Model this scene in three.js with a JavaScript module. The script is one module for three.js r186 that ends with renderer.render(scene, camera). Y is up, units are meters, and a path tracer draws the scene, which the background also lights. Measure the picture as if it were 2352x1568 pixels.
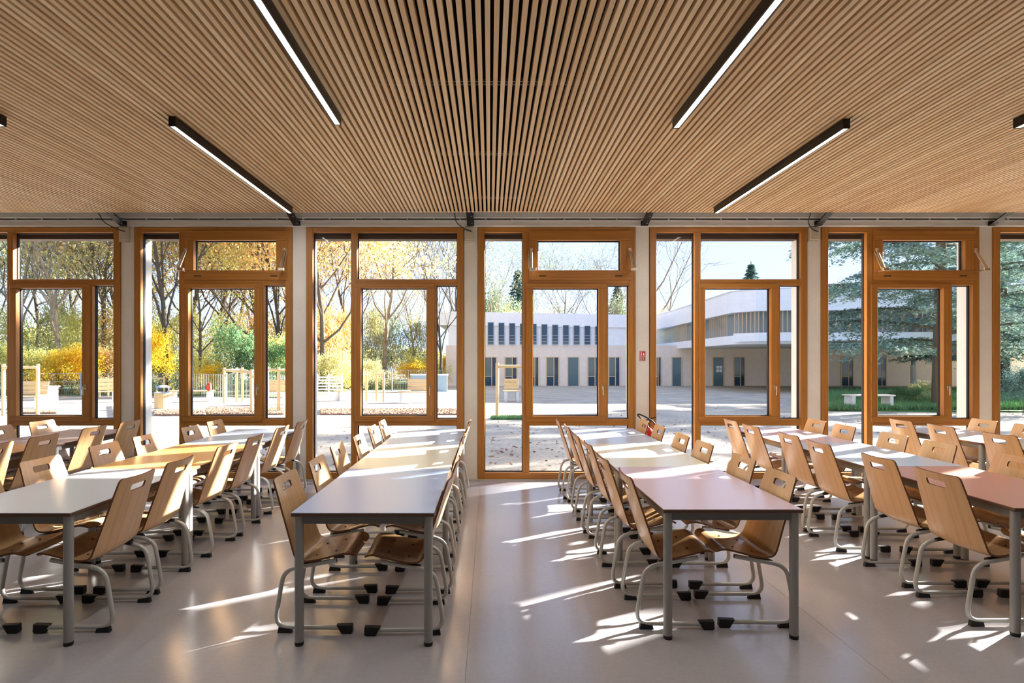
import * as THREE from 'three';
import { RoundedBoxGeometry } from 'three/addons/geometries/RoundedBoxGeometry.js';
import { mergeGeometries } from 'three/addons/utils/BufferGeometryUtils.js';
import { RectAreaLightUniformsLib } from 'three/addons/lights/RectAreaLightUniformsLib.js';
import { ImprovedNoise } from 'three/addons/math/ImprovedNoise.js';

// ---------------------------------------------------------------- camera, sky, sun, exposure
const F = 1290, PX = 1125, PY = 828, EYE = 1.5;          // focal length, principal point (pixels of 2352 x 1568), eye height
const scene = new THREE.Scene();
const camera = new THREE.PerspectiveCamera(2 * Math.atan(784 / F) * 180 / Math.PI, 1.5, 0.05, 400);
camera.position.set(0, EYE, 0);
camera.lookAt(0, EYE, -10);
camera.setViewOffset(2352, 1568, 1176 - PX, 784 - PY, 2352, 1568);
camera.updateProjectionMatrix();
const renderer = new THREE.WebGLRenderer({ antialias: true });
renderer.toneMapping = THREE.LinearToneMapping;
renderer.toneMappingExposure = 2.4;
renderer.shadowMap.enabled = true;
RectAreaLightUniformsLib.init();
const noise = new ImprovedNoise();
const fbm = (x, y, z, o = 4) => { let s = 0, a = 0.5; for (let i = 0; i < o; i++) { s += a * noise.noise(x, y, z); x *= 2.03; y *= 2.03; z *= 2.03; a *= 0.5; } return s; };
{ // pale autumn sky with thin cloud
  const W = 512, H = 256, d = new Float32Array(W * H * 4);
  for (let j = 0; j < H; j++) for (let i = 0; i < W; i++) {
    const el = ((j + 0.5) / H - 0.5) * Math.PI, az = (i + 0.5) / W * 2 * Math.PI;
    const t = Math.pow(Math.max(0, Math.sin(el)), 0.6), x = Math.cos(az) * Math.cos(el), z = Math.sin(az) * Math.cos(el), y = Math.sin(el);
    const c = Math.min(1, Math.max(0, 0.42 + 1.3 * fbm(x * 2.2, y * 5, z * 2.2)));
    const k = (j * W + i) * 4, mix = (a, b, m) => a + (b - a) * m;
    d[k] = mix(mix(0.41, 0.22, t), 0.52, c * 0.7); d[k + 1] = mix(mix(0.51, 0.38, t), 0.56, c * 0.7); d[k + 2] = mix(mix(0.70, 0.80, t), 0.66, c * 0.7); d[k + 3] = 1;
  }
  const sky = new THREE.DataTexture(d, W, H, THREE.RGBAFormat, THREE.FloatType);
  sky.mapping = THREE.EquirectangularReflectionMapping; sky.magFilter = THREE.LinearFilter; sky.minFilter = THREE.LinearFilter; sky.wrapS = THREE.RepeatWrapping; sky.needsUpdate = true;
  scene.background = sky;
  scene.backgroundIntensity = 1.0;
}
const sun = new THREE.DirectionalLight(new THREE.Color(1, 0.96, 0.90), 19.5);
{
  const el = 18.7 * Math.PI / 180, az = 60 * Math.PI / 180;   // az from the window normal towards the right
  sun.position.set(Math.sin(az) * Math.cos(el), Math.sin(el), -Math.cos(az) * Math.cos(el)).multiplyScalar(70).add(new THREE.Vector3(0, 0, -10));
  sun.target.position.set(0, 0, -10);
  sun.castShadow = true; sun.shadow.mapSize.set(4096, 4096); sun.shadow.radius = 1.4;
  Object.assign(sun.shadow.camera, { left: -45, right: 45, top: 35, bottom: -35, near: 1, far: 180 });
  sun.name = 'sun';
  scene.add(sun, sun.target);
}
const LAMP = 33;                                           // radiance of the ceiling lamps' light

// ---------------------------------------------------------------- helpers
function rng(seed) { let a = seed | 0; return () => { a = (a + 0x6d2b79f5) | 0; let t = Math.imul(a ^ (a >>> 15), 1 | a); t = (t + Math.imul(t ^ (t >>> 7), 61 | t)) ^ t; return ((t ^ (t >>> 14)) >>> 0) / 4294967296; }; }
const R0 = rng(11);
const taken = new Map();
function numbered(n) { const k = taken.get(n) ?? 0; taken.set(n, k + 1); return k ? n + '_' + String(k).padStart(3, '0') : n; }
function tag(o, label, category, group, kind) { o.userData.label = label; o.userData.category = category; if (group) o.userData.group = group; if (kind) o.userData.kind = kind; return o; }
function thing(name, label, category, pos = [0, 0, 0], turn = 0, group, kind) {
  const o = new THREE.Group(); o.name = numbered(name); o.position.set(...pos); o.rotation.y = turn; scene.add(o);
  return tag(o, label, category, group, kind);
}
function part(name, geo, mat, parent, label, kind) {
  const m = new THREE.Mesh(geo, mat); m.name = name; m.castShadow = m.receiveShadow = true;
  if (label) m.userData.label = label; if (kind) m.userData.kind = kind;
  parent.add(m); return m;
}
function metric(g, w, h, d, r = R0) { // uv in metres, v along the longest side
  const p = g.attributes.position, n = g.attributes.normal, L = w >= h && w >= d ? 0 : h >= d ? 1 : 2, ou = r() * 3, ov = r() * 3, uv = new Float32Array(p.count * 2);
  for (let i = 0; i < p.count; i++) {
    const N = [Math.abs(n.getX(i)), Math.abs(n.getY(i)), Math.abs(n.getZ(i))], a = N[0] >= N[1] && N[0] >= N[2] ? 0 : N[1] >= N[2] ? 1 : 2, P = [p.getX(i), p.getY(i), p.getZ(i)];
    let v = L, u = 3 - a - L; if (a === L) { v = (a + 1) % 3; u = (a + 2) % 3; }
    uv[i * 2] = P[u] + ou; uv[i * 2 + 1] = P[v] + ov;
  }
  g.setAttribute('uv', new THREE.BufferAttribute(uv, 2)); return g;
}
function box(w, h, d, x = 0, y = 0, z = 0, r = 0) {
  const g = r ? new RoundedBoxGeometry(w, h, d, 1, Math.min(r, w / 2.01, h / 2.01, d / 2.01)) : new THREE.BoxGeometry(w, h, d);
  metric(g, w, h, d); g.translate(x, y, z); return g;
}
const span = (x0, x1, y0, y1, z0, z1, r) => box(Math.abs(x1 - x0), Math.abs(y1 - y0), Math.abs(z1 - z0), (x0 + x1) / 2, (y0 + y1) / 2, (z0 + z1) / 2, r);
const cyl = (r0, r1, h, x, y, z, s = 14) => { const g = new THREE.CylinderGeometry(r0, r1, h, s); g.translate(x, y, z); return g; };
const V = (x, y, z) => new THREE.Vector3(x, y, z);
const tube = (pts, r, seg = 24, sides = 8, tension = 0.5) => new THREE.TubeGeometry(new THREE.CatmullRomCurve3(pts.map((p) => V(...p)), false, 'catmullrom', tension), seg, r, sides);
function bar(a, b, r, sides = 8, r2 = r) { const A = V(...a), B = V(...b), l = A.distanceTo(B), g = new THREE.CylinderGeometry(r2, r, l, sides); g.applyQuaternion(new THREE.Quaternion().setFromUnitVectors(V(0, 1, 0), B.clone().sub(A).normalize())); const m = A.add(B).multiplyScalar(0.5); g.translate(m.x, m.y, m.z); return g; }
const merge = (list) => { const l = list.map((g) => (g.index ? g.toNonIndexed() : g)); for (const g of l) for (const k of Object.keys(g.attributes)) if (!['position', 'normal', 'uv'].includes(k)) g.deleteAttribute(k); return mergeGeometries(l); };
const ORD = ['first', 'second', 'third', 'fourth', 'fifth', 'sixth', 'seventh', 'eighth', 'ninth', 'tenth', 'eleventh', 'twelfth', 'thirteenth', 'fourteenth', 'fifteenth', 'sixteenth', 'seventeenth', 'eighteenth'];

// ---------------------------------------------------------------- textures and materials
function texture(W, H, f, rep) {
  const d = new Uint8Array(W * H * 4);
  for (let j = 0; j < H; j++) for (let i = 0; i < W; i++) { const c = f(i / W, j / H), k = (j * W + i) * 4; for (let q = 0; q < 3; q++) d[k + q] = Math.max(0, Math.min(255, c[q] * 255)); d[k + 3] = 255; }
  const t = new THREE.DataTexture(d, W, H); t.magFilter = THREE.LinearFilter; t.minFilter = THREE.LinearMipmapLinearFilter; t.generateMipmaps = true; t.wrapS = t.wrapT = THREE.MirroredRepeatWrapping; t.colorSpace = THREE.SRGBColorSpace; t.repeat.set(...rep); t.needsUpdate = true; return t;
}
const woodTex = (seed, contrast, fine, rep) => texture(256, 512, (u, v) => {
  const w = fbm(u * 3, v * 1.5, seed) * 0.25, s = fbm((u + w * 0.15) * fine, v * 2.2, seed + 3, 4), f = noise.noise(u * fine * 7, v * 14, seed + 9);
  const m = 0.93 + contrast * (s * 1.1 + f * 0.35); return [m, m - contrast * 0.06 - (s < 0 ? -s * contrast * 0.25 : 0), m - contrast * 0.12 - (s < 0 ? -s * contrast * 0.5 : 0)];
}, rep);
const beechTex = woodTex(2.3, 0.07, 14, [3, 0.8]), slatTex = woodTex(7.7, 0.13, 16, [5, 0.4]), frameTex = woodTex(12.1, 0.20, 12, [4, 0.5]);
const floorTex = texture(512, 512, (u, v) => { const m = 0.96 + 0.05 * fbm(u * 5, v * 5, 1) + 0.02 * noise.noise(u * 90, v * 90, 4) + 0.02 * noise.noise(u * 230, v * 230, 8); return [m, m * 0.995, m * 0.985]; }, [0.5, 0.5]);
const groundTex = texture(1024, 1024, (u, v) => { const m = 0.90 + 0.22 * fbm(u * 7, v * 7, 3) + 0.12 * noise.noise(u * 120, v * 120, 2) + 0.08 * noise.noise(u * 300, v * 300, 6); return [m, m * 0.985, m * 0.955]; }, [0.12, 0.12]);
const lawnTex = texture(512, 512, (u, v) => { const m = 0.75 + 0.5 * fbm(u * 9, v * 9, 5) + 0.25 * noise.noise(u * 150, v * 150, 1), y = fbm(u * 4, v * 4, 9); return [m * (0.8 + y * 0.6), m, m * 0.75]; }, [0.2, 0.2]);
const plasterTex = texture(256, 256, (u, v) => { const m = 0.97 + 0.05 * fbm(u * 6, v * 6, 5) + 0.02 * noise.noise(u * 110, v * 110, 2); return [m, m, m]; }, [0.5, 0.5]);
const barkTex = texture(256, 256, (u, v) => { const m = 0.8 + 0.45 * fbm(u * 30, v * 5, 5) + 0.2 * fbm(u * 5, v * 5, 9); return [m, m * 0.97, m * 0.92]; }, [1, 1]);
const mat = (color, roughness = 0.6, o = {}) => new THREE.MeshPhysicalMaterial({ color, roughness, metalness: 0, ...o });
const M = {
  floor: mat('#aeacb0', 0.21, { map: floorTex }),
  white: mat('#ece7dc', 0.75, { map: plasterTex }),
  wall: mat('#f0eee9', 0.85, { map: plasterTex }),
  felt: mat('#0b0a09', 0.95),
  frame: mat('#b87d35', 0.42, { map: frameTex }),
  frameDark: mat('#4a3524', 0.6),
  gasket: mat('#15151a', 0.7),
  glass: new THREE.MeshPhysicalMaterial({ color: '#ffffff', roughness: 0, metalness: 0, transmission: 1, thickness: 0, ior: 1.12 }),
  beech: mat('#e3b783', 0.25, { map: beechTex, clearcoat: 0.25, clearcoatRoughness: 0.25 }),
  plyEdge: mat('#7a4a26', 0.6),
  tubeGrey: mat('#c2c2bd', 0.32, { metalness: 0.25 }),
  legGrey: mat('#9d9c99', 0.38, { metalness: 0.2 }),
  apron: mat('#7d7b78', 0.45, { metalness: 0.15 }),
  black: mat('#141212', 0.55),
  blackMetal: mat('#161514', 0.4, { metalness: 0.3 }),
  screw: mat('#5b5149', 0.35, { metalness: 0.8 }),
  tableEdge: mat('#5f4433', 0.5),
  lamGrey: mat('#cdd0d6', 0.28), lamSky: mat('#a5b9de', 0.28), lamOrange: mat('#f0b064', 0.28), lamPink: mat('#dcc2c8', 0.28), lamTerra: mat('#cc9280', 0.30), lamCream: mat('#f0ead0', 0.28), lamMauve: mat('#d6b6b0', 0.28), lamBlue: mat('#c6d4e6', 0.26),
  steel: mat('#d0d0ca', 0.42, { metalness: 0.35 }), steelLight: mat('#e4e2da', 0.55, { map: plasterTex }), galv: mat('#a7adad', 0.45, { metalness: 0.5 }),
  lampGlow: new THREE.MeshStandardMaterial({ color: '#ffffff', emissive: '#fff6ea', emissiveIntensity: 2.2, roughness: 0.6 }),
  plastic: mat('#c6bda6', 0.5),
  chrome: mat('#d9c9b0', 0.22, { metalness: 0.85 }),
  cable: mat('#1e1d1b', 0.6),
  red: mat('#b3121a', 0.3, { clearcoat: 0.4 }),
  ground: mat('#c2b8a8', 0.95, { map: groundTex }),
  lawn: mat('#5f8556', 1, { map: lawnTex }), blade: mat('#6d9660', 0.9), lawn2: mat('#7a7a4c', 1, { map: lawnTex }),
  mulch: mat('#9a8070', 1, { map: groundTex }), chip: mat('#a5856a', 0.95),
  render1: mat('#f4f6f9', 0.9, { map: plasterTex }), render2: mat('#f0e1d2', 0.9, { map: plasterTex }), cap: mat('#cfd2d6', 0.6),
  farGlass: mat('#2c4458', 0.08, { specularIntensity: 1 }), farGlass2: mat('#66736f', 0.1), coreGlass: mat('#8f9a98', 0.1), door: mat('#4d6a72', 0.15),
  farTrim: mat('#d8bd94', 0.6), farSlat: mat('#d0b698', 0.7, { map: frameTex }), paper: mat('#f2f2f0', 0.8), rail: mat('#9aa3ad', 0.5),
  timber: mat('#d9be8c', 0.75, { map: frameTex }), concrete: mat('#d9d8d3', 0.9, { map: plasterTex }), fence: mat('#8a9494', 0.5, { metalness: 0.3 }), whitePaint: mat('#eef1f2', 0.6), blueGrey: mat('#93aab8', 0.7),
  bark: mat('#7d7468', 0.95, { map: barkTex }), barkPale: mat('#aca596', 0.95, { map: barkTex }), barkDark: mat('#565248', 0.95, { map: barkTex }),
  boulder: mat('#8c949c', 0.9, { map: barkTex }),
};
const slatMats = ['#eaca9c', '#e3c090', '#efd2a6', '#debb8c'].map((c) => mat(c, 0.55, { map: slatTex }));
const leafMat = (c, t = 0.55) => new THREE.MeshPhysicalMaterial({ color: c, roughness: 0.95, transmission: t, thickness: 0, vertexColors: true, side: THREE.DoubleSide, specularIntensity: 0.3 });
const LEAF = { yellow: leafMat('#f0cf3c'), gold: leafMat('#edcb86'), orange: leafMat('#eac690'), lime: leafMat('#dcd884'), olive: leafMat('#c2be88'), green: leafMat('#6f9163', 0.4), deep: leafMat('#6c805c', 0.4), rust: leafMat('#dec2a4'), grey: leafMat('#8f9f80', 0.35), fir: leafMat('#5f7f78', 0.2), cedar: leafMat('#8aa598', 0.25), litter: mat('#7a5230', 0.95) };

// ---------------------------------------------------------------- the room
const K = 182.7, WZ = -7.06, BAY = 2.162, BW = 362 / K, X0 = (k) => -2.310 + (k - 2) * BAY, CEIL = 3.276, FRONT = -6.74;
const XL = X0(-1) - 0.2, XR = X0(8) + BW + 0.2, ZB = 4.2;
{ // floor: vinyl sheets on a slab
  const f = thing('floor', 'matt beige grey vinyl floor with welded sheet seams', 'floor', [0, 0, 0], 0, null, 'structure');
  part('slab', span(XL - 0.2, XR + 0.2, -0.25, -0.004, WZ - 0.1, ZB + 0.2), M.wall, f);
  for (let x = XL, i = 0; x < XR - 0.01; i++) { const e = Math.min(x < -1 && x + 2 > -1 ? -0.115 : x + 2, XR); part('vinyl_sheet', span(x + 0.001, e - 0.001, -0.004, 0, WZ + 0.02, ZB), M.floor, f); x = e; }
}
{ // ceiling: wooden battens under black felt
  const c = thing('ceiling', 'ceiling of parallel wooden battens with black gaps', 'ceiling', [0, 0, 0], 0, null, 'structure');
  part('roof_slab', span(XL - 0.2, XR + 0.2, CEIL + 0.30, CEIL + 0.55, -7.34, ZB + 0.2), M.wall, c);
  part('felt', span(XL, XR, CEIL + 0.10, CEIL + 0.12, FRONT + 0.03, ZB), M.felt, c);
  part('felt_edge', span(XL, XR, CEIL + 0.012, CEIL + 0.12, FRONT + 0.02, FRONT + 0.03), M.felt, c);
  const P = 0.0478, len = ZB - FRONT, geos = [0, 1, 2, 3, 4].map(() => box(0.0275, 0.045, len, 0, 0, 0)), n = 298, r = rng(5);
  for (let i = 0; i < n; i++) { const m = part('slat', geos[i % 5], slatMats[Math.floor(r() * 4)], c); m.position.set(0.012 + (i - n / 2) * P + P / 2, CEIL + 0.0225, (ZB + FRONT) / 2); }
  const rest = []; for (let x = 0.012 + (n / 2) * P + P / 2; x < XR; x += P) rest.push(box(0.0275, 0.045, len, x, CEIL + 0.0225, (ZB + FRONT) / 2));
  for (let x = 0.012 - (n / 2) * P - P / 2; x > XL; x -= P) rest.push(box(0.0275, 0.045, len, x, CEIL + 0.0225, (ZB + FRONT) / 2));
  part('side_slats', merge(rest), slatMats[0], c, null, 'stuff');
  for (const y of [188, 352, 453]) { const z = -F * (CEIL + 0.055 - EYE) / (PY - y); for (const s of [-0.02, 0.02]) part('hanging_rail', span(XL, XR, CEIL + 0.046, CEIL + 0.066, z + s - 0.004, z + s + 0.004), M.galv, c); }
}
// plain walls out of the frame
const wall = (name, label, ...s) => { const w = part(name, span(...s), M.wall, scene); tag(w, label, 'wall', null, 'structure'); };
wall('wall_left', 'plain white side wall left of the windows', XL - 0.2, XL, 0, CEIL + 0.3, -7.3, ZB);
wall('wall_right', 'plain white side wall right of the windows', XR, XR + 0.2, 0, CEIL + 0.3, -7.3, ZB);
wall('wall_back', 'plain white wall opposite the windows', XL, XR, 0, CEIL + 0.3, ZB, ZB + 0.2);
{ // window wall: pillars, outer piers, lintel
  const w = thing('wall_front', 'window wall of white pillars under a pale steel lintel', 'wall', [0, 0, 0], 0, null, 'structure');
  for (let k = -1; k <= 9; k++) {
    const a = k === -1 ? XL : X0(k - 1) + BW, b = k === 9 ? XR : X0(k);
    part('pillar', span(a + 0.004, b - 0.004, 0, 3.185, WZ - 0.02, WZ - 0.10, 0.004), M.white, w);
    part('outer_pier', span(a - 0.055, b + 0.055, -0.2, 3.2, WZ - 0.10, WZ - 0.28), M.white, w);
  }
  part('lintel', span(XL, XR, 3.182, 3.250, WZ + 0.06, WZ - 0.28), M.steelLight, w); part('lintel_core', span(XL, XR, 3.250, CEIL + 0.3, WZ - 0.06, WZ - 0.28), M.steelLight, w); part('upper_beam', span(XL, XR, 3.268, CEIL + 0.3, WZ + 0.06, WZ - 0.06), M.steelLight, w);
  part('lintel_lip', span(XL, XR, 3.236, 3.250, WZ + 0.085, WZ + 0.06, 0.004), M.steel, w);
  part('lintel_channel', span(XL, XR, 3.268, 3.36, WZ + 0.11, WZ + 0.06, 0.006), M.steelLight, w);
  const clip = box(0.02, 0.026, 0.02, 0, 0, 0, 0.004);
  for (let x = XL + 0.2, i = 0; x < XR; x += 0.324, i++) part('clip', clip, M.steel, w).position.set(x, 3.262, WZ + 0.09);
  part('threshold', span(XL, XR, -0.2, 0.011, WZ + 0.02, WZ - 0.28), M.steel, w);
}
// ---------------------------------------------------------------- windows
function makeWindow(k, n) {
  const hung = ((k % 2) + 2) % 2 === 1, x0 = X0(k), X = (p) => x0 + p / K;
  const w = thing('window_' + n, (hung ? 'stained timber window with tilting top light' : 'stained timber window with fixed top light') + ', ' + ORD[n - 1] + ' of the window row from the left', 'window', [0, 0, 0], 0, null, 'structure');
  const rail = (name, p0, p1, y0, y1, zf = WZ, zb = WZ - 0.09, par = w) => part(name, span(X(p0), X(p1), y0, y1, zf, zb, 0.005), M.frame, par);
  rail('stile', 0, 15, 0.011, 3.18); rail('stile', 347, 362, 0.011, 3.18);
  rail('head', 15, 347, 3.112, 3.18); rail('bottom_rail', 15, 347, 0.011, 0.093);
  rail('mullion', 103, 117, 0.093, 3.112); rail('transom', 117, 347, 2.448, 2.523); rail('transom', 117, 347, 0.684, 0.767);
  rail('mullion', 291, 299, 0.767, 2.448);
  const pane = (p0, p1, y0, y1, par = w, z = WZ - 0.062) => {
    const g = part('glass_pane', span(X(p0), X(p1), y0, y1, z, z - 0.004), M.glass, par), t = 0.009;
    const gk = part('gasket', merge([span(X(p0), X(p0) + t, y0, y1, z + 0.003, z - 0.03), span(X(p1) - t, X(p1), y0, y1, z + 0.003, z - 0.03), span(X(p0), X(p1), y0, y0 + t, z + 0.003, z - 0.03), span(X(p0), X(p1), y1 - t, y1, z + 0.003, z - 0.03)]), M.gasket, par);
    return g;
  };
  pane(15, 103, 0.093, 3.112); pane(299, 347, 0.767, 2.448); pane(117, 347, 0.093, 0.684);
  const sash = (name, p0, p1, y0, y1, q0, q1, v0, v1) => {
    const s = new THREE.Group(); s.name = name; w.add(s);
    const zf = WZ + 0.018, zb = WZ - 0.07;
    rail('sash_rail', p0, p1, y0, v0, zf, zb, s); rail('sash_rail', p0, p1, v1, y1, zf, zb, s); rail('sash_stile', p0, q0, v0, v1, zf, zb, s); rail('sash_stile', q1, p1, v0, v1, zf, zb, s);
    pane(q0, q1, v0, v1, s, WZ - 0.05); return s;
  };
  const c = sash('casement', 111, 295, 0.735, 2.468, 126, 277, 0.805, 2.41);
  const hx = X(286);
  part('handle', merge([span(hx - 0.014, hx + 0.014, 1.13, 1.20, WZ + 0.018, WZ + 0.028, 0.004), bar([hx, 1.175, WZ + 0.028], [hx, 1.175, WZ + 0.06], 0.008), bar([hx, 1.178, WZ + 0.058], [hx, 1.07, WZ + 0.058], 0.0085)]), M.chrome, c);
  if (hung) {
    const h = sash('top_light', 117, 352, 2.513, 3.133, 138, 327, 2.635, 3.011);
    for (const p of [148, 322]) part('drain_slot', span(X(p) - 0.045, X(p) + 0.045, 2.556, 2.568, WZ + 0.018, WZ + 0.020), M.gasket, h);
    for (const s of [-1, 1]) {
      const ax = s < 0 ? X(122) : X(347), top = [ax, 2.88, WZ + 0.03], foot = [ax + s * 0.01, 2.635, WZ + 0.17];
      part('opener_arm', merge([bar(top, foot, 0.017, 10), bar([ax + s * 0.03, 2.86, WZ + 0.03], [ax + s * 0.04, 2.635, WZ + 0.17], 0.006, 6), span(ax - 0.018, ax + 0.018, 2.855, 2.91, WZ + 0.018, WZ + 0.045, 0.004)]), M.chrome, h);
      part('opener_foot', merge([span(ax - 0.025, ax + 0.05, 2.60, 2.64, WZ + 0.15, WZ + 0.19, 0.006), bar([ax, 2.61, WZ + 0.018], [ax, 2.615, WZ + 0.17], 0.009, 8)]), M.chrome, h);
    }
  } else pane(117, 347, 2.523, 3.112);
  part('blind_box', span(X(0), X(362), 3.05, 3.2, WZ - 0.115, WZ - 0.25, 0.004), M.frameDark, w);
}
for (let k = -1, n = 1; k <= 8; k++, n++) makeWindow(k, n);

// ---------------------------------------------------------------- ceiling lamps
function lamp(x, z0, z1, label) { // z0 far end, z1 near end (positive distances)
  const L = z0 - z1, o = thing('linear_lamp', label, 'lamp', [x, CEIL, -(z0 + z1) / 2], 0, 'linear ceiling lamps');
  part('housing', merge([span(-0.025, -0.0175, -0.072, 0, -L / 2, L / 2), span(0.0175, 0.025, -0.072, 0, -L / 2, L / 2), span(-0.0175, 0.0175, -0.055, 0, -L / 2, L / 2)]), M.blackMetal, o);
  for (const s of [-1, 1]) part('end_cap', span(-0.026, 0.026, -0.073, 0, s * L / 2, s * (L / 2 + 0.008), 0.002), M.blackMetal, o);
  part('diffuser', span(-0.017, 0.017, -0.070, -0.056, -L / 2 + 0.002, L / 2 - 0.002), M.lampGlow, o);
  const l = new THREE.RectAreaLight(new THREE.Color(0.93, 0.97, 1.0), LAMP, 0.034, L - 0.02); l.name = 'lamp_light'; l.position.set(0, -0.074, 0); l.rotation.x = -Math.PI / 2; o.add(l);
}
lamp(-2.31, 6.50, 4.09, 'black linear lamp hanging left, reaching the ceiling edge by the windows');
lamp(-1.10, 4.06, 1.63, 'black linear lamp cut by the top edge, left of the centre');
lamp(1.367, 4.12, 1.68, 'black linear lamp cut by the top edge, right of the centre');
lamp(2.62, 6.50, 4.13, 'black linear lamp on the right, reaching the ceiling edge by the windows');
lamp(-3.55, 4.09, 1.66, 'black linear lamp end at the far left edge of the ceiling');
lamp(3.87, 4.12, 1.69, 'black linear lamp end at the far right edge of the ceiling');

// ---------------------------------------------------------------- fittings at the pillars
const PXc = (k) => X0(k) - (BAY - BW) / 2;   // centre of the pillar left of bay k
const brk = ORD;
for (let k = 1; k <= 6; k++) {
  const x = PXc(k), b = thing('steel_bracket', 'black steel bracket above the ' + ORD[k - 1] + ' white pillar from the left', 'bracket', [x, 0, 0], 0, 'black steel brackets along the ceiling edge');
  part('plate', (() => { const g = box(0.088, 0.014, 0.27, 0, 0, 0, 0.003); g.rotateX(-0.38); g.translate(0, 3.232, -6.862); return g; })(), M.blackMetal, b);
  part('end_plate', span(-0.043, 0.043, 3.176, 3.236, WZ + 0.085, WZ + 0.060, 0.004), M.blackMetal, b);
  for (const q of [-6.93, -6.80]) part('bolt', cyl(0.009, 0.009, 0.008, 0.018, 3.2215 + (q + 6.862) * 0.40, q, 8), M.galv, b);
}
for (const k of [1, 3, 5]) {
  const x = PXc(k), bx = thing('junction_box', 'white plastic box with a cable at the top of the ' + ORD[k - 1] + ' pillar', 'box', [x - 0.02, 0, 0], 0, 'white boxes on the pillars');
  part('housing', span(-0.058, 0.058, 3.005, 3.175, WZ + 0.045, WZ - 0.02, 0.012), M.plastic, bx);
  part('lip', span(-0.066, 0.05, 2.99, 3.006, WZ + 0.03, WZ - 0.02, 0.004), M.plastic, bx);
  part('cable', tube([[0.03, 3.11, WZ + 0.047], [-0.06, 3.14, WZ + 0.075], [-0.15, 3.20, -6.90], [-0.17, 3.29, -6.82]], 0.006, 24, 6), M.cable, bx);
}
{ // extinguisher sign
  const cv = document.createElement('canvas'); cv.width = 180; cv.height = 288; const g = cv.getContext('2d');
  g.fillStyle = '#a81d22'; g.fillRect(0, 0, 180, 288); g.fillStyle = '#f3e6dc'; g.fillRect(8, 8, 164, 272); g.fillStyle = '#b01c22'; g.fillRect(14, 14, 152, 130);
  g.fillStyle = '#fff3e8'; g.fillRect(38, 48, 30, 86); g.fillRect(44, 30, 18, 22); g.fillRect(32, 28, 40, 8); g.beginPath(); g.moveTo(120, 128); g.bezierCurveTo(80, 100, 110, 80, 112, 40); g.bezierCurveTo(150, 70, 152, 110, 134, 128); g.fill();
  g.fillStyle = '#9b2a30'; g.fillRect(14, 154, 74, 58); g.fillRect(92, 154, 74, 118); g.fillRect(14, 218, 74, 54);
  g.fillStyle = '#f7ead8'; for (let i = 0; i < 5; i++) { g.fillRect(22, 164 + i * 9, 50 - (i % 2) * 12, 4); g.fillRect(22, 226 + i * 9, 54 - (i % 3) * 10, 4); } for (let i = 0; i < 7; i++) g.fillRect(100, 166 + i * 14, 54 - (i % 3) * 12, 5);
  const t = new THREE.CanvasTexture(cv); t.colorSpace = THREE.SRGBColorSpace;
  const s = thing('safety_sign', 'small red and white fire extinguisher sign on the white pillar', 'sign', [PXc(4) + 0.0, 1.558, WZ - 0.0185]);
  part('plate', box(0.082, 0.131, 0.003, 0, 0, 0), M.paper, s);
  const f = new THREE.PlaneGeometry(0.080, 0.129); f.translate(0, 0, 0.0018); part('print', f, mat('#ffffff', 0.5, { map: t }), s);
}
{ // extinguisher
  const e = thing('fire_extinguisher', 'red fire extinguisher with black hose hung on the pillar behind chairs', 'extinguisher', [PXc(4) + 0.02, 0, WZ + 0.10]);
  const prof = [[0, 0.24], [0.07, 0.24], [0.078, 0.25], [0.078, 0.60], [0.07, 0.645], [0.045, 0.675], [0.022, 0.685], [0.022, 0.72], [0, 0.72]].map(([a, b]) => new THREE.Vector2(a, b));
  part('cylinder', new THREE.LatheGeometry(prof, 24), M.red, e);
  part('valve', merge([cyl(0.024, 0.024, 0.04, 0, 0.735, 0, 12), span(-0.012, 0.10, 0.745, 0.757, -0.012, 0.012, 0.003)]), M.blackMetal, e);
  part('lever', (() => { const g = box(0.13, 0.012, 0.024, 0.06, 0, 0, 0.003); g.rotateZ(0.28); g.translate(-0.005, 0.765, 0); return g; })(), M.blackMetal, e);
  part('hose', tube([[-0.02, 0.735, 0.01], [-0.09, 0.80, 0.03], [-0.12, 0.83, 0.035], [-0.10, 0.84, 0.05], [0.02, 0.78, 0.07], [0.09, 0.70, 0.06], [0.088, 0.50, 0.05], [0.085, 0.36, 0.05]], 0.010, 60, 8), M.black, e);
  part('instruction_label', (() => { const g = new THREE.CylinderGeometry(0.0785, 0.0785, 0.17, 20, 1, true, -0.9, 1.8); g.translate(0, 0.47, 0); return g; })(), mat('#e9e2d4', 0.5, { side: THREE.DoubleSide }), e);
  part('bracket', span(-0.03, 0.03, 0.50, 0.60, -0.12, -0.07), M.blackMetal, e);
}

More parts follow.
